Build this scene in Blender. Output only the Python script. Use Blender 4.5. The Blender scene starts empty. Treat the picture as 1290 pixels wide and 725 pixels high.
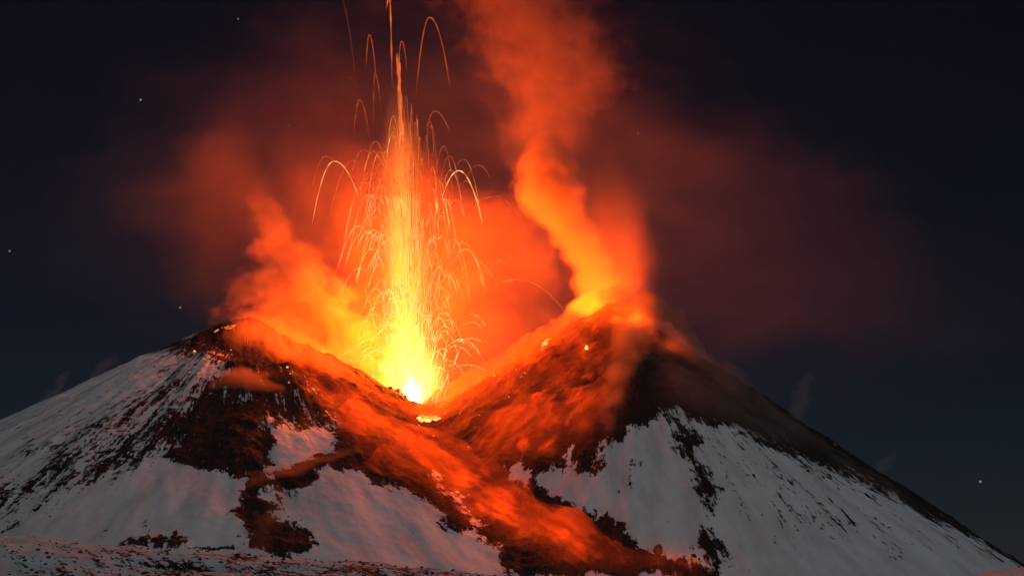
import bpy, bmesh, math, random
import numpy as np
from mathutils import Vector, Matrix
from mathutils.noise import noise as mnoise

random.seed(7)
RNG = np.random.default_rng(7)
SC = bpy.context.scene
COL = SC.collection

# ------------------------------------------------------------------ camera
CAM = Vector((0.0, -2500.0, 8.0))
PITCH = math.atan2(362.5 - 8.0, 2500.0)
DIST = math.hypot(2500.0, 354.5)
cam_d = bpy.data.cameras.new('camera')
cam_d.sensor_width = 36.0
cam_d.lens = 18.0 / (645.0 / DIST)
cam_d.clip_start = 1.0
cam_d.clip_end = 60000.0
cam = bpy.data.objects.new('camera', cam_d)
cam.location = CAM
cam.rotation_euler = (math.pi / 2 + PITCH, 0, 0)
COL.objects.link(cam)
SC.camera = cam

# ------------------------------------------------------------------ night sky + moon
MOON_EL, MOON_AZ = math.radians(34), math.radians(24)      # behind the camera, to its right
w = bpy.data.worlds.new('World')
SC.world = w
w.use_nodes = True
wn = w.node_tree
for n in list(wn.nodes):
    wn.nodes.remove(n)
wo = wn.nodes.new('ShaderNodeOutputWorld')
wb = wn.nodes.new('ShaderNodeBackground')
ws = wn.nodes.new('ShaderNodeTexSky')
ws.sky_type = 'NISHITA'
ws.sun_disc = False
ws.sun_elevation = MOON_EL
ws.sun_rotation = math.pi - MOON_AZ
ws.altitude = 3000
ws.air_density = 0.8
ws.dust_density = 0.0
ws.ozone_density = 4.0
wb.inputs['Strength'].default_value = 0.0018
wn.links.new(ws.outputs[0], wb.inputs[0])
wn.links.new(wb.outputs[0], wo.inputs[0])

moon_d = bpy.data.lights.new('moon', 'SUN')
moon_d.energy = 0.41
moon_d.angle = math.radians(6)
moon_d.color = (0.87, 0.97, 1.0)
moon = bpy.data.objects.new('moon', moon_d)
mdir = Vector((math.sin(MOON_AZ) * math.cos(MOON_EL), -math.cos(MOON_AZ) * math.cos(MOON_EL), math.sin(MOON_EL)))
moon.rotation_euler = mdir.to_track_quat('Z', 'Y').to_euler()
moon.location = (0, -2000, 1500)
COL.objects.link(moon)

SC.view_settings.view_transform = 'Standard'
SC.view_settings.look = 'None'
SC.view_settings.exposure = 0.0
SC.view_settings.gamma = 1.0
SC.view_settings.use_curve_mapping = False
SC.render.engine = 'CYCLES'
cy = SC.cycles
cy.use_denoising = True
cy.use_adaptive_sampling = True
cy.adaptive_threshold = 0.03
cy.max_bounces = 3
cy.diffuse_bounces = 1
cy.glossy_bounces = 1
cy.transmission_bounces = 1
cy.volume_bounces = 0
cy.transparent_max_bounces = 16
cy.sample_clamp_indirect = 2.0
cy.volume_step_rate = 1.0
cy.volume_max_steps = 256
cy.caustics_reflective = False
cy.caustics_refractive = False

# ------------------------------------------------------------------ pixel <-> place
def ray(px, py):
    a, b = (px - 645.0) / DIST, (362.5 - py) / DIST
    cp, sp = math.cos(PITCH), math.sin(PITCH)
    return Vector((a, cp - b * sp, sp + b * cp))

def at(px, py, Y):
    r = ray(px, py)
    return CAM + r * ((Y - CAM.y) / r.y)

def project(x, y, z):
    cp, sp = math.cos(PITCH), math.sin(PITCH)
    dy, dz = y - CAM.y, z - CAM.z
    f = np.maximum(dy * cp + dz * sp, 1.0)
    u = 645.0 + DIST * x / f
    v = 362.5 - DIST * (-dy * sp + dz * cp) / f
    return u, v

# ------------------------------------------------------------------ numpy noise
def _h(ix, iy, s):
    n = (ix.astype(np.int64) * 374761393 + iy.astype(np.int64) * 668265263 + s * 974711) & 0xffffffff
    n = ((n ^ (n >> 13)) * 1274126177) & 0xffffffff
    return ((n ^ (n >> 16)) & 0xffff) / 65535.0 * 2 - 1

def vn(x, y, s=0):
    ix, iy = np.floor(x), np.floor(y)
    fx, fy = x - ix, y - iy
    fx = fx * fx * fx * (fx * (fx * 6 - 15) + 10)
    fy = fy * fy * fy * (fy * (fy * 6 - 15) + 10)
    a, b = _h(ix, iy, s), _h(ix + 1, iy, s)
    c, d = _h(ix, iy + 1, s), _h(ix + 1, iy + 1, s)
    return (a + (b - a) * fx) * (1 - fy) + (c + (d - c) * fx) * fy

def fbm(x, y, octv=4, s=0, gain=0.5):
    t, a = 0.0, 1.0
    for k in range(octv):
        t = t + a * vn(x, y, s + k * 17)
        x, y, a = x * 2.03 + 11.3, y * 2.03 + 5.7, a * gain
    return t

def sstep(a, b, x):
    t = np.clip((x - a) / (b - a), 0, 1)
    return t * t * (3 - 2 * t)

# ------------------------------------------------------------------ terrain height
LX, LY, LZ = -338.0, 0.0, 321.0        # left summit
RX, RY, RZ = 122.0, 0.0, 340.0         # right summit
VX, VY = -125.0, 22.0                  # erupting vent in the saddle

def cones(x, y):
    dx, dy = x - LX, y - LY
    r = np.hypot(dx, dy)
    c = dx / np.maximum(r, 1e-3)
    fr = np.clip(-dy / np.maximum(r, 1e-3), 0, 1)
    sl = 0.518 + 0.022 * c + 0.0 * fr
    rl = np.sqrt(r * r + 26 ** 2) - 26
    thl = np.arctan2(dx, -dy)
    zl = LZ - sl * rl
    dx2, dy2 = x - RX, y - RY
    r2 = np.hypot(dx2, dy2)
    c2 = dx2 / np.maximum(r2, 1e-3)
    sr = 0.645 + 0.02 * np.abs(c2) + 0.008 * c2
    rr = np.sqrt(r2 * r2 + 13 ** 2) - 13
    thr = np.arctan2(dx2, -dy2)
    zr = RZ - sr * rr
    # ribs and runnels that fan downslope from each summit
    zl = zl + (3.2 * fbm(thl * 9, rl * 0.006, 3, 3) + 0.55 * fbm(thl * 34, rl * 0.016, 3, 9)) * sstep(20, 150, rl)
    zr = zr + (2.6 * fbm(thr * 10, rr * 0.006, 3, 33) + 0.55 * fbm(thr * 36, rr * 0.016, 3, 39)) * sstep(20, 150, rr)
    return zl, zr, thl, rl, thr, rr

def height(x, y):
    zl, zr, thl, rl, thr, rr = cones(x, y)
    k = 10.0
    m = np.maximum(zl, zr)
    z = m + k * np.log(np.exp(np.clip((zl - m) / k, -40, 0)) + np.exp(np.clip((zr - m) / k, -40, 0))) - 0.0
    z = z - k * 0.35 * np.exp(-((zl - zr) / 30.0) ** 2)
    # vent crater in the saddle: small pit with a raised ragged lip
    dv = np.hypot((x - VX) / 1.25, y - VY)
    z = z + 5.0 * np.exp(-((dv - 27) / 8.0) ** 2) - 26.0 * np.exp(-(dv / 17.0) ** 2)
    # breached bowl on the front of the left summit and the snowy mound that closes it
    z = z - 30.0 * np.exp(-(((x + 312) / 42) ** 2 + ((y + 95) / 34) ** 2))
    z = z - 16.0 * np.exp(-(((x + 285) / 26) ** 2 + ((y + 60) / 40) ** 2))
    z = z + 15.0 * np.exp(-(((x + 262) / 36) ** 2 + ((y + 180) / 36) ** 2))
    z = z - 9.0 * np.exp(-(((x + 262) / 60) ** 2 + ((y + 265) / 30) ** 2))
    # right summit vent, just behind the crest; pit dug deep to channel its lamp upward
    z = z - 46.0 * np.exp(-(((x - 104) / 17) ** 2 + ((y - 26) / 17) ** 2))
    z = z - 5.0 * np.exp(-(((x - 95) / 16) ** 2 + ((y - 6) / 20) ** 2))
    # plain, ground falling away
    pl = -12.0 + 2.5 * fbm(x * 0.004, y * 0.004, 3, 70)
    far = np.hypot(x, y + 700)
    pl = pl - 0.03 * np.maximum(far - 2600, 0)
    k2 = 7.0
    m = np.maximum(z, pl)
    z = m + k2 * np.log(np.exp(np.clip((z - m) / k2, -40, 0)) + np.exp(np.clip((pl - m) / k2, -40, 0)))
    # foreground ridge, falling from left to right, and a smooth drift at the right
    d1 = (y + 1300 + 0.12 * x + 26 * fbm(x * 0.006, y * 0.001, 2, 81))
    top = 42.0 - 0.085 * (x + 310) + 1.0 * fbm(x * 0.012, y * 0.012, 3, 82)
    top = np.clip(top, -6, 48)
    rid = np.where(d1 > 0, np.exp(-(d1 / 120.0) ** 2), np.exp(-(d1 / 230.0) ** 2)) * top
    fgn = sstep(-1700, -1500, y) * sstep(-1000, -1150, y)
    rid = rid + fgn * (1.5 * fbm(x * 0.035, y * 0.02, 4, 83) + 0.6 * fbm(x * 0.16, y * 0.1, 3, 84))
    z = z + rid
    z = z + 25.0 * np.exp(-(((x - 375) / 85) ** 2 + ((y + 1060) / 110) ** 2))
    # roughness: blocky near the vents, soft on the snow slopes
    near = np.exp(-(np.minimum(rl, rr) / 240.0) ** 2) + 0.9 * np.exp(-(dv / 80.0) ** 2)
    front = sstep(1500, 900, np.hypot(x, y + 300))
    z = z + front * (0.4 + 1.3 * near) * (0.9 * fbm(x * 0.05, y * 0.05, 4, 90, 0.6)) + near * 0.5 * fbm(x * 0.3, y * 0.3, 2, 95)
    # keep the camera's own footing
    z = np.where(np.hypot(x - CAM.x, y - CAM.y) < 300, np.minimum(z, CAM.z - 2.2), z)
    return z

def h1(x, y):
    return float(height(np.array([float(x)]), np.array([float(y)]))[0])

def hit(px, py, y0=-900.0, y1=200.0):
    """The point of the mountain seen at a place of the photograph."""
    r = ray(px, py)
    ys = np.linspace(y0, y1, 2200)
    t = (ys - CAM.y) / r.y
    zz = CAM.z + t * r.z
    hh = height(CAM.x + t * r.x, ys)
    k = np.argmax(hh > zz)
    if not (hh > zz).any():
        k = int(np.argmin(zz - hh))
    return Vector((CAM.x + t[k] * r.x, ys[k], float(hh[k])))

# ------------------------------------------------------------------ snow and bare rock, as cover stored on the mesh
def inpoly(u, v, pts):
    """signed distance (positive inside) to a polygon"""
    ins = np.zeros(u.shape, bool)
    dmin = np.full(u.shape, 1e9)
    n = len(pts)
    for i in range(n):
        x1, y1 = pts[i]
        x2, y2 = pts[(i + 1) % n]
        ex, ey = x2 - x1, y2 - y1
        L = ex * ex + ey * ey + 1e-9
        t = np.clip(((u - x1) * ex + (v - y1) * ey) / L, 0, 1)
        dmin = np.minimum(dmin, np.hypot(u - x1 - t * ex, v - y1 - t * ey))
        if y1 != y2:
            cr = (y1 > v) != (y2 > v)
            ins ^= cr & (u < (x2 - x1) * (v - y1) / (y2 - y1) + x1)
    return np.where(ins, dmin, -dmin)

COVER = [  # (share of bare rock, edge softness in metres, outline)
    (0.25, 20, [(0, 545), (110, 500), (180, 462), (250, 440), (290, 470), (250, 520), (180, 575), (60, 650), (-300, 720), (-300, 640)]),
    (0.50, 12, [(-200, 690), (0, 618), (60, 590), (140, 560), (230, 530), (215, 565), (150, 590), (90, 622), (0, 658), (-200, 720)]),
    (0.52, 10, [(60, 570), (130, 528), (190, 490), (240, 455), (262, 452), (230, 490), (190, 520), (120, 570), (60, 600)]),
    (0.72, 8, [(120, 585), (170, 552), (215, 520), (262, 487), (290, 480), (290, 505), (250, 535), (215, 560), (170, 585)]),
    (0.92, 10, [(190, 436), (240, 415), (290, 385), (345, 390), (390, 455), (335, 505), (290, 506), (272, 496), (284, 470), (270, 446), (232, 446)]),
    (0.70, 7, [(260, 500), (300, 505), (340, 500), (360, 512), (335, 528), (345, 545), (322, 575), (280, 560), (255, 535)]),
    (1.05, 6, [(215, 567), (250, 545), (290, 535), (322, 548), (322, 580), (345, 590), (390, 582), (425, 572), (450, 585), (405, 598), (376, 610),
               (372, 640), (383, 676), (396, 692), (330, 697), (312, 690), (306, 665), (290, 645), (305, 622), (309, 600), (280, 588), (240, 590)]),
    (0.22, 8, [(330, 618), (375, 616), (380, 640), (376, 664), (345, 660), (338, 640)]),
    (0.95, 8, [(318, 400), (395, 410), (425, 512), (408, 502), (392, 488), (362, 498), (330, 506)]),
    # bare gully below the vent, inner face of the right cone, and its dark crest
    (1.05, 7, [(395, 420), (440, 435), (510, 470), (560, 475), (640, 435), (715, 375), (775, 350), (850, 395), (980, 490), (1060, 540), (1140, 592),
               (1200, 632), (1350, 715), (1300, 724), (1240, 692), (1180, 660), (1120, 628), (1050, 597), (1000, 575), (950, 556), (905, 541), (872, 524),
               (850, 514), (826, 521), (800, 537), (778, 553), (762, 567), (748, 580), (730, 590), (712, 590), (700, 585), (690, 598), (668, 590),
               (650, 583), (644, 592), (660, 612), (682, 604), (704, 620), (740, 643), (775, 663), (797, 680), (830, 692), (870, 704), (900, 714),
               (920, 730), (640, 730), (625, 695), (598, 676), (560, 660), (540, 642), (516, 622), (495, 610), (472, 602), (448, 588), (432, 560),
               (428, 535), (415, 510), (395, 492)]),
    (0.60, 8, [(742, 600), (748, 575), (772, 553), (792, 545), (778, 570), (757, 590)]),
    (0.12, 5, [(716, 562), (728, 556), (726, 572), (716, 588)]),
    (0.80, 8, [(838, 516), (872, 532), (882, 560), (896, 582), (906, 602), (913, 622), (906, 650), (901, 666), (916, 686), (920, 706), (888, 706),
               (878, 690), (886, 672), (893, 650), (880, 640), (874, 615), (862, 600), (868, 585), (854, 568), (852, 548)]),
    (0.22, 20, [(880, 540), (960, 562), (1060, 600), (1180, 665), (1240, 705), (1000, 700), (930, 640)]),
    (0.46, 6, [(838, 650), (850, 640), (860, 644), (852, 655)]),
    (0.48, 6, [(776, 620), (788, 604), (804, 610), (790, 622)]),
    (0.46, 6, [(780, 590), (792, 577), (798, 582), (788, 598)]),
    (0.80, 6, [(126, 690), (150, 680), (192, 669), (238, 676), (232, 690), (180, 694)]),
    (0.80, 4, [(238, 692), (262, 686), (300, 688), (300, 695), (250, 697)]),
    # snow on the mound below the bowl
    (0.10, 7, [(322, 582), (336, 562), (352, 548), (372, 540), (398, 538), (422, 545), (412, 564), (386, 580), (350, 588)]),
    (0.74, 7, [(335, 520), (352, 492), (392, 486), (418, 506), (430, 536), (402, 541), (372, 534), (345, 545)]),
    (1.0, 5, [(424, 535), (440, 560), (452, 588), (425, 576), (392, 586), (414, 568)]),
    (1.0, 6, [(255, 505), (318, 512), (336, 540), (326, 575), (345, 588), (320, 600), (240, 588), (222, 560)]),
    # pale streaks of snow down the gully side
    (0.1, 5, [(548, 600), (556, 604), (592, 640), (610, 664), (602, 668), (574, 636)]),
]

def cover(x, y, z):
    u, v = project(x, y, z)
    u2 = u + 8 * fbm(x * 0.028, y * 0.028, 4, 120, 0.6)
    v2 = v + 7 * fbm(x * 0.028, y * 0.028, 4, 130, 0.6)
    c = np.full(x.shape, -0.08)
    for lev, soft, pts in COVER:
        xs, ys = [p[0] for p in pts], [p[1] for p in pts]
        sel = (u2 > min(xs) - 60) & (u2 < max(xs) + 60) & (v2 > min(ys) - 60) & (v2 < max(ys) + 60) & (y > -800)
        if not sel.any():
            continue
        s = sstep(-soft * 2.0, soft * 2.0, inpoly(u2[sel], v2[sel], pts))
        c[sel] = c[sel] * (1 - s) + lev * s
    # the stony foreground ridge
    fg = sstep(-1000, -1080, y) * sstep(260, 160, x)
    f = 0.30 + 0.2 * fbm(x * 0.02, y * 0.008, 3, 140)
    return c * (1 - fg) + f * fg

def mesh_np(name, co, faces):
    me = bpy.data.meshes.new(name)
    n, f = len(co), len(faces)
    me.vertices.add(n)
    me.vertices.foreach_set('co', co.astype(np.float32).ravel())
    me.loops.add(f * 4)
    me.loops.foreach_set('vertex_index', faces.astype(np.int32).ravel())
    me.polygons.add(f)
    me.polygons.foreach_set('loop_start', np.arange(0, f * 4, 4, dtype=np.int32))
    me.update(calc_edges=True)
    me.validate()
    return me

def lines(lo, hi, step, out_lo, out_hi, growth=1.13):
    a = list(np.arange(lo, hi + step * 0.5, step))
    s, p = step, a[-1]
    while p < out_hi:
        s *= growth
        p += s
        a.append(p)
    s, p = step, a[0]
    while p > out_lo:
        s *= growth
        p -= s
        a.insert(0, p)
    return np.array(a)

# ------------------------------------------------------------------ materials
def new_mat(name):
    m = bpy.data.materials.new(name)
    m.use_nodes = True
    t = m.node_tree
    for n in list(t.nodes):
        t.nodes.remove(n)
    out = t.nodes.new('ShaderNodeOutputMaterial')
    return m, t, out

class G:
    """small helper for wiring nodes"""
    def __init__(s, t):
        s.t = t
    def n(s, kind, **kw):
        nd = s.t.nodes.new(kind)
        for k, v in kw.items():
            setattr(nd, k, v)
        return nd
    def put(s, sock, v):
        if isinstance(v, bpy.types.NodeSocket):
            s.t.links.new(v, sock)
        else:
            sock.default_value = v
    def m(s, op, a, b=0.0, c=0.0, clamp=False):
        nd = s.n('ShaderNodeMath', operation=op, use_clamp=clamp)
        s.put(nd.inputs[0], a); s.put(nd.inputs[1], b); s.put(nd.inputs[2], c)
        return nd.outputs[0]
    def vm(s, op, a, b=(0, 0, 0)):
        nd = s.n('ShaderNodeVectorMath', operation=op)
        s.put(nd.inputs[0], a); s.put(nd.inputs[1], b)
        return nd.outputs[0]
    def noise(s, vec, scale, detail=3.0, rough=0.5):
        nd = s.n('ShaderNodeTexNoise')
        s.put(nd.inputs['Vector'], vec)
        nd.inputs['Scale'].default_value = scale
        nd.inputs['Detail'].default_value = detail
        nd.inputs['Roughness'].default_value = rough
        return nd
    def sm(s, v, a, b, to0=0.0, to1=1.0):
        nd = s.n('ShaderNodeMapRange', interpolation_type='SMOOTHSTEP')
        s.put(nd.inputs[0], v)
        nd.inputs[1].default_value = a; nd.inputs[2].default_value = b
        nd.inputs[3].default_value = to0; nd.inputs[4].default_value = to1
        return nd.outputs[0]
    def mix(s, f, a, b):
        nd = s.n('ShaderNodeMix', data_type='RGBA')
        s.put(nd.inputs[0], f); s.put(nd.inputs[6], a); s.put(nd.inputs[7], b)
        return nd.outputs[2]

def terrain_material():
    m, t, out = new_mat('snow_over_lava_rock')
    g = G(t)
    bs = g.n('ShaderNodeBsdfPrincipled')
    cov = g.n('ShaderNodeAttribute', attribute_name='rock').outputs['Fac']
    flow = g.n('ShaderNodeAttribute', attribute_name='flow').outputs['Vector']
    pos = g.n('ShaderNodeNewGeometry').outputs['Position']
    st = g.noise(g.vm('MULTIPLY', flow, (0.13, 0.016, 0.0)), 1.0, 5, 0.62).outputs['Fac']
    br = g.noise(g.vm('MULTIPLY', pos, (0.11, 0.11, 0.11)), 1.0, 5, 0.65).outputs['Fac']
    lo = g.noise(pos, 0.022, 2, 0.5).outputs['Fac']
    fi = g.noise(g.vm('MULTIPLY', flow, (0.42, 0.12, 0.0)), 1.0, 4, 0.7).outputs['Fac']
    n = g.m('ADD', g.m('MULTIPLY', st, 0.62), g.m('MULTIPLY', br, 0.35))
    n = g.m('ADD', n, g.m('MULTIPLY', fi, 0.52))
    n = g.m('ADD', n, g.m('MULTIPLY', lo, 0.16))
    n = g.m('SUBTRACT', n, 0.825)
    v = g.m('MULTIPLY_ADD', n, 3.0, cov)
    rock = g.sm(v, 0.44, 0.56)
    rn = g.noise(pos, 0.35, 5, 0.7).outputs['Fac']
    rl = g.noise(pos, 0.03, 3, 0.6).outputs['Fac']
    rockc = g.mix(g.sm(rn, 0.3, 0.75), (0.012, 0.010, 0.010, 1), (0.055, 0.044, 0.041, 1))
    rockc = g.mix(g.m('MULTIPLY', g.sm(rl, 0.4, 0.7), 0.5), rockc, (0.040, 0.027, 0.023, 1))
    ash = g.noise(g.vm('MULTIPLY', flow, (0.05, 0.012, 0)), 1.0, 4, 0.6).outputs['Fac']
    snow = g.mix(g.sm(ash, 0.35, 0.75), (0.74, 0.75, 0.78, 1), (0.56, 0.55, 0.56, 1))
    col = g.mix(rock, snow, rockc)
    g.put(bs.inputs['Base Color'], col)
    g.put(bs.inputs['Roughness'], 0.92)
    bs.inputs['Specular IOR Level'].default_value = 0.12
    hgt = g.m('MULTIPLY_ADD', g.m('MULTIPLY', rn, rock), 3.2, g.m('MULTIPLY', br, 1.0))
    bp = g.n('ShaderNodeBump')
    bp.inputs['Strength'].default_value = 0.9
    bp.inputs['Distance'].default_value = 1.0
    g.put(bp.inputs['Height'], hgt)
    g.put(bs.inputs['Normal'], bp.outputs[0])
    g.put(out.inputs['Surface'], bs.outputs[0])
    return m

def rock_material():
    m, t, out = new_mat('dark_lava_boulder')
    g = G(t)
    bs = g.n('ShaderNodeBsdfPrincipled')
    pos = g.n('ShaderNodeNewGeometry').outputs['Position']
    rn = g.noise(pos, 0.9, 5, 0.7).outputs['Fac']
    g.put(bs.inputs['Base Color'], g.mix(g.sm(rn, 0.3, 0.7), (0.02, 0.017, 0.017, 1), (0.07, 0.058, 0.054, 1)))
    bs.inputs['Roughness'].default_value = 0.9
    bp = g.n('ShaderNodeBump'); bp.inputs['Distance'].default_value = 0.6
    g.put(bp.inputs['Height'], rn); g.put(bs.inputs['Normal'], bp.outputs[0])
    g.put(out.inputs['Surface'], bs.outputs[0])
    return m

LAVA = (1.0, 0.145, 0.014)
GLOW = (1.0, 0.098, 0.004)

def lava_material(name, color, strength, attr=None, crust=False):
    m, t, out = new_mat(name)
    g = G(t)
    em = g.n('ShaderNodeEmission')
    em.inputs['Color'].default_value = (*color, 1)
    s = strength
    if attr:
        a = g.n('ShaderNodeAttribute', attribute_name=attr).outputs['Fac']
        s = g.m('MULTIPLY', a, strength)
    if crust:
        pos = g.n('ShaderNodeNewGeometry').outputs['Position']
        nz = g.noise(pos, 0.22, 4, 0.65).outputs['Fac']
        s = g.m('MULTIPLY', g.sm(nz, 0.36, 0.58), s if isinstance(s, float) else s)
    g.put(em.inputs['Strength'], s)
    g.put(out.inputs['Surface'], em.outputs[0])
    m.cycles.emission_sampling = 'NONE'
    return m

# ------------------------------------------------------------------ naming
def tag(o, label=None, cat=None, group=None, kind=None):
    if label: o['label'] = label
    if cat: o['category'] = cat
    if group: o['group'] = group
    if kind: o['kind'] = kind
    return o

def link(name, me, mat=None):
    o = bpy.data.objects.new(name, me)
    if mat: me.materials.append(mat)
    COL.objects.link(o)
    return o

# ------------------------------------------------------------------ terrain
xs = lines(-690, 690, 2.0, -14000, 14000)
ys = np.concatenate([lines(-680, 40, 1.7, -1080, 14000)])
ys = ys[ys > -1080]
fore = np.arange(-1720, ys[0] - 2.0, 3.0)
ys = np.concatenate([lines(fore[0], fore[0] + 3, 3.0, -9000, fore[0] + 3)[:-2], fore, ys])
ys = np.unique(ys)
X, Y = np.meshgrid(xs, ys)
Z = height(X.ravel(), Y.ravel())
co = np.stack([X.ravel(), Y.ravel(), Z], 1)
nx, ny = len(xs), len(ys)
I = np.arange(nx * ny).reshape(ny, nx)
F = np.stack([I[:-1, :-1].ravel(), I[:-1, 1:].ravel(), I[1:, 1:].ravel(), I[1:, :-1].ravel()], 1)
cv = cover(co[:, 0], co[:, 1], co[:, 2])
rk = np.clip(cv, 0, 1) * (co[:, 1] > -1000) * sstep(1500, 900, np.hypot(co[:, 0], co[:, 1] + 300))
co[:, 2] += rk * (2.0 * fbm(co[:, 0] * 0.07, co[:, 1] * 0.07, 4, 400, 0.6) + 1.8 * fbm(co[:, 0] * 0.022, co[:, 1] * 0.022, 2, 410) + 0.8)
me = mesh_np('terrain', co, F)
at_r = me.attributes.new('rock', 'FLOAT', 'POINT')
at_r.data.foreach_set('value', cv.astype(np.float32))
zl, zr, thl, rl, thr, rr = cones(co[:, 0], co[:, 1])
lw = zl > zr
fl = np.stack([np.where(lw, thl * 330, thr * 330 + 4000), np.where(lw, rl, rr), np.zeros(len(co))], 1)
fgm = co[:, 1] < -1000
fl[fgm, 0] = co[fgm, 0] + 0.5 * co[fgm, 1]
fl[fgm, 1] = co[fgm, 1] * 1.5 - co[fgm, 0]
at_f = me.attributes.new('flow', 'FLOAT_VECTOR', 'POINT')
at_f.data.foreach_set('vector', fl.astype(np.float32).ravel())
me.polygons.foreach_set('use_smooth', np.ones(len(F), bool))
terrain = link('terrain', me, terrain_material())
tag(terrain, 'twin peaked volcano slopes of black lava rock under patchy snow', 'volcano', kind='structure')

# ------------------------------------------------------------------ volumes
def float_curve(g, u, pts):
    """pts: [(u, value)], value 0..1"""
    nd = g.n('ShaderNodeFloatCurve')
    c = nd.mapping.curves[0]
    pts = sorted(pts)
    c.points[0].location = pts[0]
    c.points[1].location = pts[-1]
    for p in pts[1:-1]:
        c.points.new(*p)
    for p in c.points:
        p.handle_type = 'AUTO_CLAMPED'
    nd.mapping.update()
    g.put(nd.inputs['Value'], u)
    return nd.outputs[0]

def volume(name, label, axis, path, depth=1.0, density=0.01, color=(0.9, 0.60, 0.36), emission=None,
           edge=1.0, warp=(0.012, 18.0), nz=(0.02, 2.0, 0.0), stretch=(1, 1, 1), lo=0.0, hi=1.0, steps=0.75, aniso=0.0, gauss=False):
    """A body of smoke, steam or glowing gas round a path of (place, radius, density factor) with soft uneven edges.
    axis: the coordinate the path runs along. depth: cross-section stretch in y."""
    ai = 'xyz'.index(axis)
    oth = [i for i in range(3) if i != ai]
    path = sorted(path, key=lambda q: q[0][ai])
    P = [Vector(q[0]) for q in path]
    R = [q[1] for q in path]
    D = [q[2] if len(q) > 2 else 1.0 for q in path]
    a0, a1 = P[0][ai], P[-1][ai]
    cap0, cap1 = R[0], R[-1]
    # envelope mesh
    bm = bmesh.new()
    rings = []
    N = 20
    pad = 1.22
    add = warp[1] * 0.5
    ext = [(P[0] - Vector([cap0 * 0.9 + add if i == ai else 0 for i in range(3)]), 0.6 * R[0])] + list(zip(P, R)) + \
          [(P[-1] + Vector([cap1 * 0.9 + add if i == ai else 0 for i in range(3)]), 0.6 * R[-1])]
    for c, r in ext:
        ring = []
        for k in range(N):
            th = 2 * math.pi * k / N
            q = Vector(c)
            rr_ = (r * pad + add)
            ca, cb = math.cos(th) * rr_, math.sin(th) * rr_
            q[oth[0]] += ca * (depth if oth[0] == 1 else 1)
            q[oth[1]] += cb * (depth if oth[1] == 1 else 1)
            ring.append(bm.verts.new(q))
        rings.append(ring)
    for a, b in zip(rings[:-1], rings[1:]):
        for k in range(N):
            bm.faces.new((a[k], a[(k + 1) % N], b[(k + 1) % N], b[k]))
    bm.faces.new(rings[0]); bm.faces.new(rings[-1])
    bmesh.ops.recalc_face_normals(bm, faces=bm.faces)
    me = bpy.data.meshes.new(name)
    bm.to_mesh(me); bm.free()
    # density field
    m, t, out = new_mat(name + '_gas')
    g = G(t)
    pos = g.n('ShaderNodeNewGeometry').outputs['Position']
    wv = g.noise(g.vm('MULTIPLY', pos, stretch), warp[0], 2.0, 0.5).outputs['Color']
    wp = g.vm('MULTIPLY', g.vm('SUBTRACT', wv, (0.5, 0.5, 0.5)), (warp[1] * 2,) * 3)
    q = g.vm('ADD', pos, wp)
    sx = g.n('ShaderNodeSeparateXYZ'); g.put(sx.inputs[0], q)
    A = sx.outputs[ai]
    L = a1 - a0
    u = g.m('DIVIDE', g.m('SUBTRACT', A, a0), L)
    uc = g.m('MINIMUM', g.m('MAXIMUM', u, 0.0), 1.0)
    us = [(p[ai] - a0) / L for p in P]
    def curve(vals):
        mn, mx = min(vals), max(vals)
        if mx - mn < 1e-6:
            return mn
        o = float_curve(g, uc, [(uu, (v - mn) / (mx - mn)) for uu, v in zip(us, vals)])
        return g.m('MULTIPLY_ADD', o, mx - mn, mn)
    c0 = curve([p[oth[0]] for p in P]); c1 = curve([p[oth[1]] for p in P])
    rad = curve(R); dn = curve(D)
    d0 = g.m('SUBTRACT', sx.outputs[oth[0]], c0)
    d1 = g.m('SUBTRACT', sx.outputs[oth[1]], c1)
    if oth[0] == 1: d0 = g.m('DIVIDE', d0, depth)
    if oth[1] == 1: d1 = g.m('DIVIDE', d1, depth)
    # beyond the ends the distance goes on along the axis: rounded caps
    over = g.m('SUBTRACT', A, g.m('MULTIPLY_ADD', uc, L, a0))
    dd = g.m('ADD', g.m('MULTIPLY', d0, d0), g.m('MULTIPLY', d1, d1))
    dd = g.m('MULTIPLY_ADD', over, over, dd)
    dd = g.m('DIVIDE', dd, g.m('MULTIPLY', rad, rad))
    if gauss:
        sh = g.m('SUBTRACT', g.m('EXPONENT', g.m('MULTIPLY', dd, -3.2)), 0.04, clamp=True)
    else:
        sh = g.m('MULTIPLY', g.m('SUBTRACT', 1.0, g.m('SQRT', dd)), edge, clamp=False)
    if nz[2] > 0:
        nn = g.noise(g.vm('MULTIPLY', q, stretch), nz[0], nz[1] + 2.0, 0.72).outputs['Fac']
        sh = g.m('MULTIPLY_ADD', g.m('SUBTRACT', nn, 0.5), nz[2] * 1.25, sh)
    f = g.sm(sh, lo, hi)
    # nothing outside the envelope
    f = g.m('MULTIPLY', f, g.sm(dd, 1.7, 1.0))
    f = g.m('MULTIPLY', g.m('MULTIPLY', f, dn), density)
    if emission:
        em = g.n('ShaderNodeEmission')
        em.inputs['Color'].default_value = (*emission, 1)
        g.put(em.inputs['Strength'], f)
        g.put(out.inputs['Volume'], em.outputs[0])
    else:
        pv = g.n('ShaderNodeVolumePrincipled')
        pv.inputs['Color'].default_value = (*color, 1)
        pv.inputs['Anisotropy'].default_value = aniso
        g.put(pv.inputs['Density'], f)
        g.put(out.inputs['Volume'], pv.outputs[0])
    m.cycles.volume_step_rate = steps
    m.cycles.volume_sampling = 'MULTIPLE_IMPORTANCE' if not emission else 'DISTANCE'
    o = link(name, me, m)
    tag(o, label, 'smoke' if not emission else 'lava fountain', kind='stuff')
    return o

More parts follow.
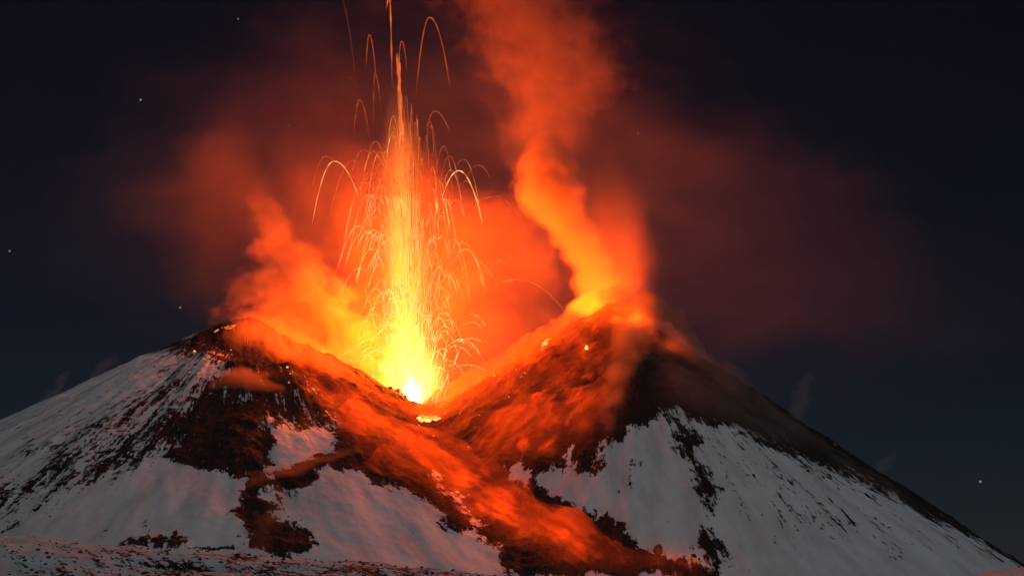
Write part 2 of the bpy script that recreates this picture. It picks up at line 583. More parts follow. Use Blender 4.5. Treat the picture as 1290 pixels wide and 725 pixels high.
def pth(rows, Y=None):
    """rows of (px, py, y, radius, factor)"""
    return [(at(a, b, c), r, f) for a, b, c, r, f in rows]

VENT = at(520, 500, VY)

volume('fountain_glow', 'yellow incandescent spray glowing in the heart of the lava fountain', 'z', pth([
    (520, 508, VY, 46, 1.0), (518, 480, VY, 62, 0.95), (515, 450, VY, 54, 0.75), (512, 415, VY, 46, 0.50), (510, 375, VY, 44, 0.38), (509, 330, VY, 44, 0.32),
    (508, 280, VY, 42, 0.25), (507, 230, VY, 40, 0.16), (505, 180, VY, 34, 0.085), (501, 140, VY, 24, 0.03), (498, 100, VY, 12, 0.0)]),
    density=0.25, emission=(1.0, 0.165, 0.016), warp=(0.03, 9.0), nz=(0.045, 3.0, 0.45), stretch=(1, 1, 0.2), gauss=True, lo=0.0, hi=0.95)

volume('vent_fire', 'white hot burst at the mouth of the vent', 'z', pth([
    (521, 506, VY, 17, 1.0), (520, 494, VY, 18, 1.0), (519, 480, VY, 9, 0.5)]),
    density=1.3, emission=(1.0, 0.6, 0.25), warp=(0.06, 4.0), nz=(0.08, 2.0, 0.2), gauss=True, lo=0.0, hi=0.9)

volume('left_smoke', 'bright orange smoke billowing off the left crater rim', 'z', pth([
    (430, 520, 105, 105, 0.45), (412, 475, 105, 120, 0.7), (394, 430, 105, 124, 1.0), (374, 395, 105, 114, 1.1), (364, 360, 105, 84, 0.9), (356, 330, 105, 58, 0.45),
    (340, 300, 105, 44, 0.6), (334, 270, 105, 34, 0.25)]),
    depth=0.5, density=0.040, warp=(0.014, 30.0), nz=(0.024, 3.0, 2.5), stretch=(0.75, 1, 1), edge=1.25, lo=0.05, hi=1.0, steps=0.5)

volume('back_smoke', 'deep red smoke hanging behind the fountain', 'z', pth([
    (540, 540, 190, 215, 0.4), (550, 440, 190, 255, 0.6), (535, 360, 190, 265, 0.9), (515, 300, 190, 260, 1.1), (480, 245, 190, 225, 0.9), (440, 200, 190, 175, 0.5), (400, 165, 190, 120, 0.2)]),
    depth=0.45, density=0.0050, warp=(0.006, 45.0), nz=(0.011, 3.0, 1.7), edge=1.4, lo=0.0, hi=1.1)

volume('left_haze', 'dull red smoke drifting off to the left of the fountain', 'z', pth([
    (300, 430, 230, 70, 0.4), (285, 370, 230, 100, 0.8), (270, 310, 230, 120, 1.0), (265, 250, 230, 125, 1.0), (275, 200, 230, 100, 0.8), (290, 160, 230, 60, 0.3)]),
    depth=0.5, density=0.0075, warp=(0.008, 40.0), nz=(0.010, 3.0, 1.5), edge=1.1, lo=0.0, hi=1.1)

volume('right_plume', 'bright orange steam plume leaning left off the right summit', 'z', pth([
    (750, 400, 14, 18, .15), (752, 372, 13, 30, .3), (747, 340, 12, 35, .6), (728, 302, 12, 40, .9), (704, 265, 12, 46, 1.2), (692, 235, 12, 50, 1.4), (688, 208, 12, 44, 1.3), (686, 186, 12, 28, .9)]),
    density=0.028, warp=(0.018, 15.0), nz=(0.032, 3.0, 1.8), edge=1.35, lo=0.0, hi=1.0, steps=0.5)

volume('upper_plume', 'dim red upper column of the right steam plume', 'z', pth([
    (672, 222, 24, 36, 0.05), (682, 190, 24, 66, 0.4), (696, 150, 24, 88, 0.9), (700, 110, 24, 104, 1.0), (690, 70, 24, 112, 0.9), (670, 30, 24, 114, 0.8), (645, -20, 24, 118, 0.7), (630, -70, 24, 110, 0.6)]),
    density=0.0062, warp=(0.012, 32.0), nz=(0.024, 3.0, 2.3), edge=1.2, lo=0.05, hi=1.1)

volume('plume_haze', 'dark red haze trailing on the right side of the steam plume', 'z', pth([
    (790, 420, 40, 50, 0.6), (785, 370, 40, 62, 1.0), (775, 320, 40, 66, 1.0), (765, 270, 40, 60, 0.7), (758, 230, 40, 44, 0.3)]),
    density=0.0035, warp=(0.014, 24.0), nz=(0.018, 3.0, 1.2), edge=1.2, lo=0.0, hi=1.0)

volume('summit_smoke', 'orange smoke streaming round the top of the right summit', 'x', pth([
    (700, 408, -4, 10, 0.6), (725, 390, -6, 16, 1.0), (755, 382, -8, 22, 0.9), (790, 382, -8, 28, 0.9), (820, 388, -5, 27, 0.9), (845, 398, 0, 18, 0.8), (868, 428, 2, 17, 0.7), (898, 464, 4, 12, 0.45)]),
    density=0.05, warp=(0.02, 18.0), nz=(0.03, 3.0, 1.7), edge=1.6, lo=0.05, hi=0.95)

hp = [hit(px, py) for px, py in ((806, 396), (800, 425), (788, 455), (778, 485), (768, 515), (762, 545))]
volume('falling_smoke', 'wisp of red smoke sinking down the front of the right summit', 'z',
       [(p + Vector((0, -12, 4)), r, f) for p, r, f in zip(hp, (36, 33, 28, 22, 17, 12), (1, 1, .8, .6, .4, .25))],
       density=0.045, warp=(0.028, 16.0), nz=(0.035, 3.0, 2.2), stretch=(1, 1, 0.5), edge=1.3, lo=0.1, hi=1.0)

def gas_sheet(name, label, outline, thick, soft, density, flow, along, across, lo, hi, seed, tint=(0.9, 0.40, 0.16)):
    '''A layer of gas lying on the slope: it thins out to nothing at the edges of an outline drawn on the mountain.
    flow: the way it drifts; along, across: size of its streaks in metres.'''
    pts = [hit(a, b) for a, b in outline]
    ex, ey = [p.x for p in pts], [p.y for p in pts]
    st = 5.0
    gx = np.arange(min(ex) - 10, max(ex) + 10, st); gy = np.arange(min(ey) - 10, max(ey) + 10, st)
    A, B = np.meshgrid(gx, gy)
    a, b = A.ravel(), B.ravel()
    hh = height(a, b)
    d = inpoly(a + 10 * fbm(a * .02, b * .02, 3, seed), b + 10 * fbm(a * .02, b * .02, 3, seed + 5), [(p.x, p.y) for p in pts])
    t = sstep(-soft * 0.3, soft, d) * (0.7 + 0.5 * fbm(a * .015, b * .015, 3, seed + 9))
    t = np.maximum(t, 0)
    w_, h_ = len(gx), len(gy)
    on = (t > 0.01).reshape(h_, w_)
    cell = on[:-1, :-1] & on[1:, :-1] & on[:-1, 1:] & on[1:, 1:]
    bm = bmesh.new(); top, bot = {}, {}
    def vt(dct, i, j, up):
        if (i, j) not in dct:
            k_ = i * w_ + j
            dct[i, j] = bm.verts.new((a[k_], b[k_] - (0.5 * thick * t[k_] if up else 0), hh[k_] + (thick * t[k_] + 0.3 if up else -3.0)))
        return dct[i, j]
    for i in range(h_ - 1):
        for j in range(w_ - 1):
            if not cell[i, j]: continue
            bm.faces.new([vt(top, *q, True) for q in ((i, j), (i, j + 1), (i + 1, j + 1), (i + 1, j))])
            bm.faces.new([vt(bot, *q, False) for q in ((i, j), (i + 1, j), (i + 1, j + 1), (i, j + 1))])
            for (di, dj), (p, q) in (((-1, 0), ((i, j), (i, j + 1))), ((1, 0), ((i + 1, j + 1), (i + 1, j))), ((0, -1), ((i + 1, j), (i, j))), ((0, 1), ((i, j + 1), (i + 1, j + 1)))):
                u_, v_ = i + di, j + dj
                if not (0 <= u_ < h_ - 1 and 0 <= v_ < w_ - 1 and cell[u_, v_]):
                    bm.faces.new([vt(top, *q, True), vt(top, *p, True), vt(bot, *p, False), vt(bot, *q, False)])
    bmesh.ops.recalc_face_normals(bm, faces=bm.faces)
    me = bpy.data.meshes.new(name); bm.to_mesh(me); bm.free()
    m, tr, out = new_mat(name + '_gas')
    g = G(tr)
    pos = g.n('ShaderNodeNewGeometry').outputs['Position']
    f = Vector(flow).normalized(); s_ = f.cross(Vector((0, 0, 1))).normalized(); n_ = s_.cross(f)
    cb = g.n('ShaderNodeCombineXYZ')
    for k_, (v_, L_) in enumerate(((f, along), (s_, across), (n_, across))):
        dt = g.n('ShaderNodeVectorMath', operation='DOT_PRODUCT')
        g.put(dt.inputs[0], pos); dt.inputs[1].default_value = v_ / L_
        g.put(cb.inputs[k_], dt.outputs['Value'])
    wv = g.noise(pos, 0.022, 2, 0.5).outputs['Color']
    q = g.vm('ADD', cb.outputs[0], g.vm('MULTIPLY', g.vm('SUBTRACT', wv, (0.5, 0.5, 0.5)), (2.6, 2.6, 2.6)))
    nn = g.noise(q, 1.0, 4, 0.6).outputs['Fac']
    big = g.noise(pos, 0.012, 2, 0.5).outputs['Fac']
    fld = g.m('MULTIPLY_ADD', g.m('SUBTRACT', big, 0.5), 0.8, nn)
    pv = g.n('ShaderNodeVolumePrincipled')
    pv.inputs['Color'].default_value = (*tint, 1)
    g.put(pv.inputs['Density'], g.m('MULTIPLY', g.m('MULTIPLY_ADD', g.sm(fld, lo, hi), 0.96, 0.04), density))
    g.put(out.inputs['Volume'], pv.outputs[0])
    m.cycles.volume_step_rate = 0.16
    m.cycles.volume_sampling = 'MULTIPLE_IMPORTANCE'
    tag(link(name, me, m), label, 'smoke', kind='stuff')

rows = ((375, 470, 18, .5), (400, 488, 26, .9), (430, 503, 32, 1), (460, 523, 36, 1), (495, 550, 42, 1), (535, 580, 46, 1), (575, 608, 42, 1), (615, 638, 34, .9), (660, 666, 26, .8), (720, 690, 17, .7), (800, 706, 12, .6), (880, 715, 10, .5))
GULLY = [(px, py) for px, py, r, f in rows]
gas_sheet('gully_smoke', 'orange gas cloud rolling down the gully from the crater',
          [(335, 418), (400, 448), (450, 474), (505, 506), (548, 520), (590, 555), (640, 605), (690, 648), (750, 678), (800, 698), (875, 714), (880, 738), (810, 738), (720, 720),
           (650, 694), (600, 668), (560, 648), (510, 615), (462, 588), (430, 555), (408, 515), (385, 492), (368, 455)],
          30, 24, 0.11, (0.62, -0.70, -0.36), 58.0, 8.5, 0.53, 0.82, 300)
gas_sheet('slope_smoke', 'ragged red smoke clinging to the inner face of the right summit',
          [(515, 520), (560, 508), (640, 460), (715, 404), (775, 386), (835, 402), (838, 440), (808, 480), (785, 525), (745, 568), (695, 590), (655, 600), (690, 650), (730, 690), (650, 660), (590, 610), (555, 560)],
          26, 26, 0.10, (0.66, -0.35, 0.66), 36.0, 9.0, 0.54, 0.84, 330)
gas_sheet('flank_haze', 'thin brownish fume over the dark upper flank of the right cone',
          [(815, 396), (850, 425), (980, 522), (1110, 606), (1190, 660), (1090, 620), (990, 575), (900, 545), (840, 520), (800, 480)],
          26, 40, 0.009, (0.8, -0.2, -0.5), 60.0, 18.0, 0.30, 0.75, 360, (0.85, 0.68, 0.6))

rows = ((285, 425, 14, .5), (312, 425, 26, .9), (345, 438, 34, 1), (380, 455, 34, 1), (412, 470, 26, .8))
volume('ridge_smoke', 'orange smoke veil hanging over the torn inner wall of the left crater', 'x',
       [(hit(px, py) + Vector((0, -6, 4)), r, f) for px, py, r, f in rows],
       density=0.030, warp=(0.025, 16.0), nz=(0.032, 3.5, 2.6), stretch=(1.2, 1, 0.6), edge=1.0, lo=0.1, hi=1.1)

rows = ((335, 412, 16, .7), (370, 430, 20, 1), (405, 448, 19, 1), (440, 470, 16, .9), (472, 488, 13, .8), (498, 502, 8, .4))
volume('rim_smoke', 'bright orange smoke spilling over the notched rim left of the vent', 'x',
       [(at(px, py, -4), r, f) for px, py, r, f in rows],
       density=0.035, warp=(0.03, 12.0), nz=(0.04, 3.0, 1.9), edge=1.2, lo=0.0, hi=1.1)

rows = ((272, 490, 11, .6), (296, 484, 19, 1), (325, 487, 15, .8), (352, 492, 9, .5))
volume('bowl_smoke', 'pink smoke pooled inside the small left crater bowl', 'x',
       [(hit(px, py) + Vector((0, -2, 3)), r, f) for px, py, r, f in rows],
       density=0.06, warp=(0.03, 6.0), nz=(0.04, 2.0, .8), edge=1.6, lo=0.0, hi=0.9)

volume('ash_cloud', 'faint brown ash cloud glowing dull red behind both summits', 'x', pth([
    (40, 300, 420, 130, 0.3), (200, 250, 420, 220, 0.8), (400, 210, 420, 280, 1.0), (600, 220, 420, 310, 1.0), (800, 260, 420, 290, 1.0), (950, 300, 420, 240, 0.9), (1100, 350, 420, 180, 0.5), (1200, 380, 420, 130, 0.2)]),
    depth=0.9, density=0.0009, color=(0.72, 0.66, 0.78), warp=(0.005, 80.0), nz=(0.006, 3.0, 1.9), stretch=(0.7, 1, 1.3), edge=1.0, lo=0.0, hi=1.0)

for (a, lab) in ((((48, 520, 300, 14, .4), (60, 500, 300, 12, .6), (76, 484, 300, 12, .6), (84, 468, 300, 7, .3)), 'small grey steam puff over the far left flank'),
                 (((112, 492, 300, 10, .3), (128, 468, 300, 13, .4), (142, 448, 300, 9, .2)), 'thin steam wisp over the left flank'),
                 (((1000, 525, 40, 16, .35), (1012, 500, 40, 16, .35), (1016, 475, 40, 9, .2)), 'faint steam wisp beside the dark right flank'),
                 (((1090, 605, 40, 16, .3), (1112, 585, 40, 18, .3), (1125, 570, 40, 9, .2)), 'faint steam wisp low beside the right flank')):
    volume('flank_steam', lab, 'z', pth(a), density=0.06, color=(0.86, 0.88, 0.9), warp=(0.03, 14.0), nz=(0.04, 2.0, .8), edge=1.2, lo=0.0, hi=1.0)

hp = [hit(px, py) for px, py in ((325, 692), (335, 665), (352, 640), (350, 620))]
volume('flank_steam', 'pale steam drifting low over the bare rock below the mound', 'z',
       [(p + Vector((0, -10, 3)), r, f) for p, r, f in zip(hp, (14, 15, 15, 9), (.5, .6, .5, .3))],
       density=0.02, warp=(0.03, 10.0), nz=(0.04, 2.0, 1.2), edge=1.2, lo=0.0, hi=1.0)
rows = ((318, 612, 8, .5), (345, 600, 11, .9), (380, 594, 12, 1), (415, 582, 11, .8), (450, 570, 10, .5))
volume('flank_steam', 'dusky red steam along the foot of the snowy mound', 'x',
       [(hit(px, py) + Vector((0, -4, 3)), r, f) for px, py, r, f in rows],
       density=0.03, warp=(0.03, 8.0), nz=(0.04, 2.0, 1.0), edge=1.3, lo=0.0, hi=1.0)

# even haze over the whole place, lit by moon and lava
bm = bmesh.new(); bmesh.ops.create_cube(bm, size=1.0)
zt, zb = at(500, -120, 420).z + 30, float(Z.min()) - 1.0
for v_ in bm.verts:
    v_.co = Vector((v_.co.x * 2 * (abs(xs[0]) + 100), v_.co.y * (ys[-1] - ys[0] + 200) + (ys[-1] + ys[0]) / 2, zb if v_.co.z < 0 else zt))
me = bpy.data.meshes.new('haze'); bm.to_mesh(me); bm.free()
M_HAZE, t_, o_ = new_mat('haze_air')
pv_ = t_.nodes.new('ShaderNodeVolumePrincipled')
pv_.inputs['Color'].default_value = (0.9, 0.87, 0.9, 1); pv_.inputs['Density'].default_value = 0.000003
t_.links.new(pv_.outputs[0], o_.inputs['Volume'])
tag(link('haze', me, M_HAZE), 'thin night haze over the whole mountain', 'haze', kind='stuff')

# ------------------------------------------------------------------ light given off by the lava, and added fill lamps
def warm_lamp(name, p, power, radius, color=GLOW):
    d = bpy.data.lights.new(name, 'POINT')
    d.energy = power
    d.color = color
    d.shadow_soft_size = radius
    d.specular_factor = 0.3
    o = bpy.data.objects.new(name, d)
    o.location = p
    COL.objects.link(o)
    return o
K = 1.0e6
warm_lamp('fountain_light', at(518, 474, VY + 6), 13 * K, 22)
warm_lamp('fountain_light', at(514, 430, VY + 6), 13 * K, 22)
warm_lamp('fountain_light', at(510, 375, VY + 6), 13 * K, 22)
warm_lamp('fountain_light', at(508, 310, VY + 6), 3 * K, 22)
warm_lamp('fountain_light', at(506, 240, VY + 6), 0.9 * K, 18)
warm_lamp('summit_vent_and_fill_light', Vector((104, 26, h1(104, 26) + 5)), 44 * K, 7)
for px, py in ((738, 402), (748, 398), (775, 402), (802, 408)):
    warm_lamp('summit_vent_and_fill_light', hit(px, py) + Vector((0, -6, 5)), 0.2 * K, 12)  # added fill for the smoke on the summit's front, outside the vent
warm_lamp('summit_vent_and_fill_light', hit(846, 440) + Vector((0, -6, 6)), 0.06 * K, 12)  # added fill on the flank to light the smoke tail
for px, py in ((318, 432), (338, 446), (358, 452), (378, 462), (332, 470)):
    warm_lamp('bowl_fill_light', hit(px, py) + Vector((0, -4, 3)), 0.045 * K, 10)  # lamps added along the bowl wall for its red glow
FL = [hit(px, py) for px, py in GULLY]
EN = (.16, .24, .34, .42, .4, .36, .33, .30, .27, .22, .08, .02)
for a_, b_, e0, e1 in zip(FL[:-1], FL[1:], EN[:-1], EN[1:]):
    m_ = max(1, int((b_ - a_).length / 16))
    for q in range(m_):
        f_ = (q + random.random()) / m_
        p_ = a_.lerp(b_, f_) + Vector((random.uniform(-14, 14), random.uniform(-14, 8), 0))
        p_.z = h1(p_.x, p_.y) + 2.0
        warm_lamp('flow_light', p_, (e0 + (e1 - e0) * f_) * (b_ - a_).length / m_ / 26 * K * 0.36, 14)
for px, py, e in ((585, 530, .16), (610, 510, .16), (640, 485, .16), (672, 458, .16), (700, 432, .16), (640, 530, .16), (672, 505, .18), (705, 480, .2), (735, 450, .2), (700, 530, .16), (740, 500, .18), (660, 560, .14), (690, 565, .12), (735, 535, .14)):
    warm_lamp('slope_fill_light', hit(px, py) + Vector((0, -3, 3)), e * K * 0.36, 12)  # added fill spread over the slope to brighten its gas

# ------------------------------------------------------------------ light trails of lava bombs, built as solid glowing tubes
def molten_material():
    m, t, out = new_mat('molten_glow')
    g = G(t)
    a = g.n('ShaderNodeAttribute', attribute_name='melt').outputs['Fac']
    em = g.n('ShaderNodeEmission')
    g.put(em.inputs['Color'], g.mix(g.sm(a, 0.6, 3.2), (1.0, 0.14, 0.025, 1), (1.0, 0.50, 0.15, 1)))
    g.put(em.inputs['Strength'], g.m('MULTIPLY', a, 0.72))
    g.put(out.inputs['Surface'], em.outputs[0])
    m.cycles.emission_sampling = 'NONE'
    return m
M_MOLTEN = molten_material()
def trail_mesh(name, pts, rad, heat):
    """a bomb light trail shaped as a lumpy tube: pts, radius and heat at each"""
    n, S = len(pts), 6
    vs, fs, ht = [], [], []
    for i, p in enumerate(pts):
        a, b = pts[max(i - 1, 0)], pts[min(i + 1, n - 1)]
        tq = (b - a).normalized()
        s1 = tq.cross(Vector((0, 1, 0)))
        if s1.length < 1e-4: s1 = tq.cross(Vector((1, 0, 0)))
        s1.normalize(); s2 = tq.cross(s1)
        for k in range(S):
            th = 2 * math.pi * k / S
            vs.append(p + (s1 * math.cos(th) + s2 * math.sin(th)) * rad[i]); ht.append(heat[i])
    for i in range(n - 1):
        for k in range(S):
            fs.append((i * S + k, i * S + (k + 1) % S, (i + 1) * S + (k + 1) % S, (i + 1) * S + k))
    fs.append(tuple(range(S - 1, -1, -1))); fs.append(tuple(range((n - 1) * S, n * S)))
    me = bpy.data.meshes.new(name)
    me.from_pydata([tuple(v) for v in vs], [], fs)
    a = me.attributes.new('melt', 'FLOAT', 'POINT')
    a.data.foreach_set('value', ht)
    return me

def trail_radii(n, r, seed):
    out = []
    for i in range(n):
        t = i / (n - 1)
        env = min(1, t * 8 + 0.15, (1 - t) * 8 + 0.15)
        out.append(r * env * (0.72 + 0.5 * mnoise(Vector((i * 0.55, seed, 0)))))
    return out

GROUP = 'light trails of lava thrown up by the fountain'
def trail(pts, r, heat, label, seed):
    rad = trail_radii(len(pts), r, seed)
    fade = 0.85 + 0.7 * ((seed * 7.31) % 1.0)
    ht = [h * fade * max(0.25, 0.8 + 0.7 * mnoise(Vector((i * 0.35, seed + 9.1, 3)))) for i, h in enumerate(heat)]
    o = link('lava_trail', trail_mesh('lava_trail', pts, rad, ht), M_MOLTEN)
    tag(o, label, 'lava strand', GROUP)
    return o

def arc(apex, a, b, r, h, label, Yv=VY, n=40):
    """trail that arches over apex from a to b (places in the photograph)"""
    pts = []
    for i in range(n):
        t = -1 + 2 * i / (n - 1)
        e, f = (a, -t) if t < 0 else (b, t)
        pts.append(at(apex[0] + (e[0] - apex[0]) * f, apex[1] + (e[1] - apex[1]) * f * f, Yv))
    hs = [h * (0.75 + 0.25 * (1 - abs(-1 + 2 * i / (n - 1)))) for i in range(n)]
    return trail(pts, r, hs, label, apex[0] * 0.37 + apex[1])

arc((541, 22), (524, 122), (567, 110), 1.0, 1.0, 'wide lone looped lava trail above and right of the fountain top')
arc((490.5, -4), (487, 12), (494, 110), 1.2, 1.2, 'tallest lava trail rising straight to the top edge of the photo')
arc((465, 44), (461, 88), (474, 102), 0.8, 0.7, 'narrow looped lava trail left of the tallest strand')
arc((472, 92), (470, 160), (481, 150), 0.8, 0.7, 'slim looped lava trail directly below the narrow left one')
arc((506, 52), (502, 80), (513, 92), 0.8, 0.6, 'small looped lava trail close on the right of the tallest strand')
arc((425, -10), (420, -30), (450, 122), 0.7, 0.32, 'faint long lava trail falling far left of the fountain top')
arc((439, 97), (429, 128), (452, 122), 0.6, 0.3, 'faint small arched lava trail below the long faint strand')
arc((453, 126), (446, 165), (465, 172), 0.8, 0.7, 'red arched lava trail left of the upper fountain')
arc((548, 140), (536, 165), (567, 168), 0.8, 0.7, 'red arched lava trail right of the upper fountain')
arc((421, 203), (393, 284), (453, 252), 0.8, 1.9, 'broad orange arched lava trail farthest left of the column')
arc((410, 197), (391, 250), (440, 228), 0.7, 0.6, 'dim arched lava trail just outside the broad left one')
arc((578, 215), (556, 252), (610, 292), 0.8, 1.9, 'broad orange arched lava trail right of the column')
arc((625, 328), (598, 345), (658, 350), 0.5, 1.7, 'flat arched lava trail reaching toward the right summit')
arc((652, 352), (606, 372), (716, 398), 0.45, 1.6, 'long low arched lava trail ending nearest the right summit')
arc((628, 247), (590, 262), (650, 275), 0.5, 1.3, 'faint flat arched lava trail high between fountain and plume')

V0 = at(520, 503, VY)
for i in range(284):
    py = 118 + 345 * random.random() ** 0.75
    hgt = 503 - py
    spread = 11 + 40 * min(1, max(0, (py - 120) / 110))
    dx = random.gauss(-9 if py < 300 else -3, spread * 0.72)
    dx = dx if -80 < dx < 84 else random.uniform(-50, 50)
    dyy = random.gauss(0, 22)
    far = min(1.0, abs(dx + 6) / 45)
    drop = random.uniform(0.02, 0.16) + far * random.uniform(0.0, 0.24)
    t1 = 1 + math.sqrt(drop)
    t0 = random.uniform(0.3, 0.62) + 0.22 * far
    n = 30
    pts, hs = [], []
    for k in range(n):
        t = t0 + (t1 - t0) * k / (n - 1)
        zf = 1 - (1 - t) ** 2
        xf = t ** 0.8 if t < 1 else 1 + 0.75 * (t - 1)
        pts.append(Vector((V0.x + dx * xf, V0.y + dyy * xf, V0.z + hgt * zf)))
        z = pts[-1].z - V0.z
        hs.append((1.5 + 0.9 * far + 2.2 * math.exp(-(z / 150.0) ** 1.5)) * (1.0 if z < 260 else 0.65) * (1 - 0.5 * max(0, t - 0.9)) * min(1, 0.45 + 1.2 * (t - t0)))
    trail(pts, random.uniform(0.18, 0.42), hs, 'thin glowing lava trail arching out of the central fountain', i * 1.7)

# the uncountable droplets in the column
vs, fs, ht = [], [], []
def droplet(p, d, L, r, h):
    b = len(vs)
    s1 = d.cross(Vector((0, 1, 0))).normalized(); s2 = d.cross(s1)
    vs.append(p + d * L * 0.5); ht.append(h)
    for k in range(4):
        th = k * math.pi / 2
        vs.append(p + (s1 * math.cos(th) + s2 * math.sin(th)) * r); ht.append(h)
    vs.append(p - d * L * 0.5); ht.append(h)
    for k in range(4):
        fs.append((b, b + 1 + k, b + 1 + (k + 1) % 4)); fs.append((b + 5, b + 1 + (k + 1) % 4, b + 1 + k))
for i in range(1900):
    z = 440 * random.random() ** 2.1
    wd = 10 + 20 * math.exp(-((z - 150) / 160) ** 2) - 0.018 * z
    wd = max(1.6, wd * (1.0 if z < 220 else max(0.15, 1 - (z - 220) / 190.0))) * (1.3 if z < 60 else 1)
    x = random.gauss(0, wd * 0.75)
    p = Vector((V0.x - 0.05 * z + x, V0.y + random.gauss(0, wd * 0.7), V0.z + z))
    d = Vector((x * 0.006 + random.gauss(0, 0.03), 0, 1)).normalized()
    droplet(p, d, random.uniform(6, 30), random.uniform(0.18, 0.4), ((1.7 if z < 260 else 1.1) + 1.8 * math.exp(-(z / 110) ** 1.4)) * random.uniform(0.75, 1.2))
me = bpy.data.meshes.new('lava_spray')
me.from_pydata([tuple(v) for v in vs], [], fs)
me.attributes.new('melt', 'FLOAT', 'POINT').data.foreach_set('value', ht)
tag(link('lava_spray', me, M_MOLTEN), 'dense spray of molten droplets in the fountain column', 'lava spray', kind='stuff')

# ------------------------------------------------------------------ glowing lava on the ground
M_BLOCK = lava_material('glowing_block', (1.0, 0.30, 0.06), 1.5)
M_EMBER = lava_material('dull_ember', (1.0, 0.17, 0.03), 0.9)
def lump(name, p, r, mat, seed, flat=0.7, sub=2):
    bm = bmesh.new()
    bmesh.ops.create_icosphere(bm, subdivisions=sub, radius=1.0)
    for v in bm.verts:
        k = 1 + 0.55 * mnoise(v.co * 1.4 + Vector((seed, seed * 0.7, 0))) + 0.2 * mnoise(v.co * 3.3 + Vector((0, seed, seed)))
        v.co = Vector((v.co.x * k * r, v.co.y * k * r, v.co.z * k * r * flat))
    me = bpy.data.meshes.new(name)
    bm.to_mesh(me); bm.free()
    o = link(name, me, mat)
    o.location = p
    return o

def sheet(name, outline, mat, lift=0.6):
    """a patch of lava lying on the slope, outlined in the photograph"""
    pts = [hit(a, b) for a, b in outline]
    c = sum(pts, Vector()) / len(pts)
    bm = bmesh.new()
    rings = []
    for f in (1.0, 0.8, 0.55, 0.28):
        ring = []
        for p in pts:
            q = c.lerp(p, f)
            ring.append(bm.verts.new((q.x, q.y, h1(q.x, q.y) + lift * (1.3 if f < 1 else -0.5) + 0.8 * (1 - f))))
        rings.append(ring)
    mid = bm.verts.new((c.x, c.y, h1(c.x, c.y) + lift + 1.0))
    n = len(pts)
    for a, b in zip(rings[:-1], rings[1:]):
        for k in range(n):
            bm.faces.new((a[k], a[(k + 1) % n], b[(k + 1) % n], b[k]))
    for k in range(n):
        bm.faces.new((rings[-1][k], rings[-1][(k + 1) % n], mid))
    bmesh.ops.subdivide_edges(bm, edges=bm.edges, cuts=1)
    for v in bm.verts:
        v.co.z += 0.5 * mnoise(v.co * 0.4)
    bmesh.ops.recalc_face_normals(bm, faces=bm.faces)
    me = bpy.data.meshes.new(name)
    bm.to_mesh(me); bm.free()
    return link(name, me, mat)

M_FLOW = lava_material('crusted_lava', (1.0, 0.38, 0.07), 6.0, crust=True)
tag(sheet('lava_patch', [(524, 527), (531, 522), (540, 524), (548, 518), (555, 519), (556, 526), (549, 530), (538, 531), (527, 531)], M_FLOW),
    'bright yellow lava patch just below the erupting vent', 'lava')
tag(sheet('lava_patch', [(683, 432), (690, 424), (694, 426), (690, 434), (684, 442), (680, 444)], M_FLOW),
    'small glowing lava streak high on the left ridge of the right summit', 'lava')
tag(sheet('lava_patch', [(736, 440), (738, 434), (741, 435), (740, 443), (736, 445)], M_FLOW),
    'tiny lone yellow lava spot on the dark face of the right summit', 'lava')
tag(sheet('lava_patch', [(597, 532), (602, 524), (605, 526), (601, 532), (598, 536)], M_FLOW),
    'short lava streak on the slope right of the vent', 'lava')
tag(sheet('lava_patch', [(268, 417), (280, 412), (299, 408), (300, 411), (284, 415), (270, 419)], lava_material('rim_lava', (1.0, .2, .03), 1.3, crust=True)),
    'orange lava streak along the left summit rim', 'lava')

k = 0
for a, b, r in ((245, 443, 1.6), (295, 416, 1.2), (293, 427, 1.1), (291, 441, 1.3), (289, 452, 1.1), (362, 463, 1.7), (366, 471, 1.0), (364, 482, 1.2), (329, 480, 1.2), (332, 484, 1.0), (292, 447, .9),
                (623, 474, 1.8), (630, 478, 1.6), (627, 481, 1.3), (618, 483, 1.2), (602, 491, 1.2), (590, 497, 1.1), (574, 546, 1.4), (575, 553, 1.0), (560, 538, 1.2), (604, 523, 1.1), (646, 492, .9),
                (650, 466, 1.1), (666, 455, 1.1), (661, 470, 1), (690, 459, 1.0), (528, 536, 1.2), (546, 549, 1.3), (535, 540, .9), (552, 560, .9), (586, 520, 1.0), (590, 563, .9), (641, 500, .8)):
    k += 1
    o = lump('lava_block', hit(a, b) + Vector((0, -0.5, r * 0.4)), r * random.uniform(0.4, 0.95), M_BLOCK, k * 3.1)
    tag(o, 'small glowing lava block scattered on the dark upper slopes', 'lava block', 'glowing lava blocks on the slopes')

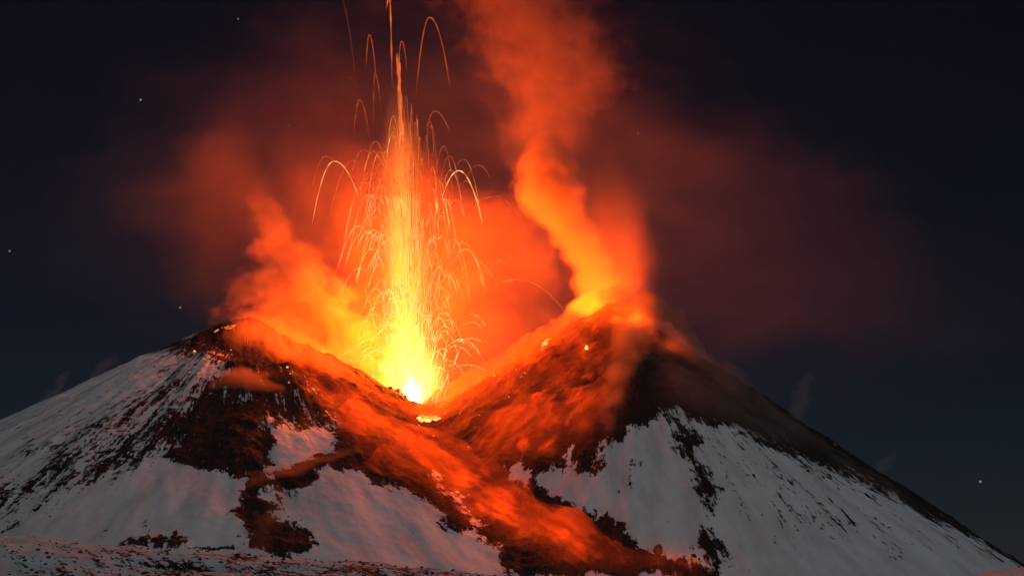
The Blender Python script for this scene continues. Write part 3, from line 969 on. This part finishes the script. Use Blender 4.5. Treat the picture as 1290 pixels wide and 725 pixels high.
# ------------------------------------------------------------------ boulders
M_ROCK = rock_material()
def boulder(p, r, label, seed, group=None, flat=0.75, sub=2):
    o = lump('boulder', p + Vector((0, 0, r * 0.25)), r, M_ROCK, seed, flat, sub)
    tag(o, label, 'boulder', group)
    return o
for i, (a, r) in enumerate(((496, 3), (503, 3.6), (512, 2.4), (530, 2.6), (539, 3.4), (546, 3.8), (553, 3.0), (561, 2.6))):
    x = (a - 645)
    ysq = np.linspace(-40, 30, 60)
    hh = height(np.full(60, float(x)), ysq)
    j = int(np.argmax(hh - 0.12 * ysq))
    boulder(Vector((x, ysq[j], hh[j])), r, 'black boulder on the crater lip against the fire', i * 5.3, 'boulders on the crater lip')
p = hit(829, 695)
boulder(p + Vector((0, -2, 1)), 4.6, 'upright dark boulder alone beside the smoking flow at the right', 77.7, flat=1.25)
for i in range(260):
    px = random.uniform(2, 690) if i > 20 else random.uniform(0, 330)
    top = 674 + px * 0.062
    py = top + 3 + (724 - top) * random.random()
    p = hit(px, py, -2200.0, -1100.0)
    if not (-1640 < p.y < -1190) or abs(project(p.x, p.y, p.z)[1] - py) > 2: continue
    boulder(p, random.choice((0.5, 0.7, 0.9, 1.2)) * random.uniform(0.7, 1.3), 'small black stone on the snowy foreground ridge', i * 2.9, 'stones on the foreground ridge', 0.6, 1)

# ------------------------------------------------------------------ stars
M_STAR, t_, o_ = new_mat('starlight')
e_ = t_.nodes.new('ShaderNodeEmission'); e_.inputs[0].default_value = (0.9, 0.95, 1, 1); e_.inputs[1].default_value = 0.35
t_.links.new(e_.outputs[0], o_.inputs[0]); M_STAR.cycles.emission_sampling = 'NONE'
for px, py, r, lab in ((300, 24, 11, 'white star high in the dark sky, topmost of the left ones'), (177, 126, 12, 'white star in the upper left dark sky'),
                       (12, 316, 11, 'white star at the far left edge of the sky'), (227, 387, 11, 'white star just above the left flank'),
                       (1235, 606, 14, 'bright white star low beside the right flank'), (364, 158, 7, 'dim star in the red haze left of the fountain'),
                       (804, 168, 8, 'dim star just right of the tall plume')):
    p = at(px, py, 24000)
    bm = bmesh.new(); bmesh.ops.create_icosphere(bm, subdivisions=2, radius=r)
    me = bpy.data.meshes.new('star'); bm.to_mesh(me); bm.free()
    o = link('star', me, M_STAR); o.location = p
    tag(o, lab, 'star')
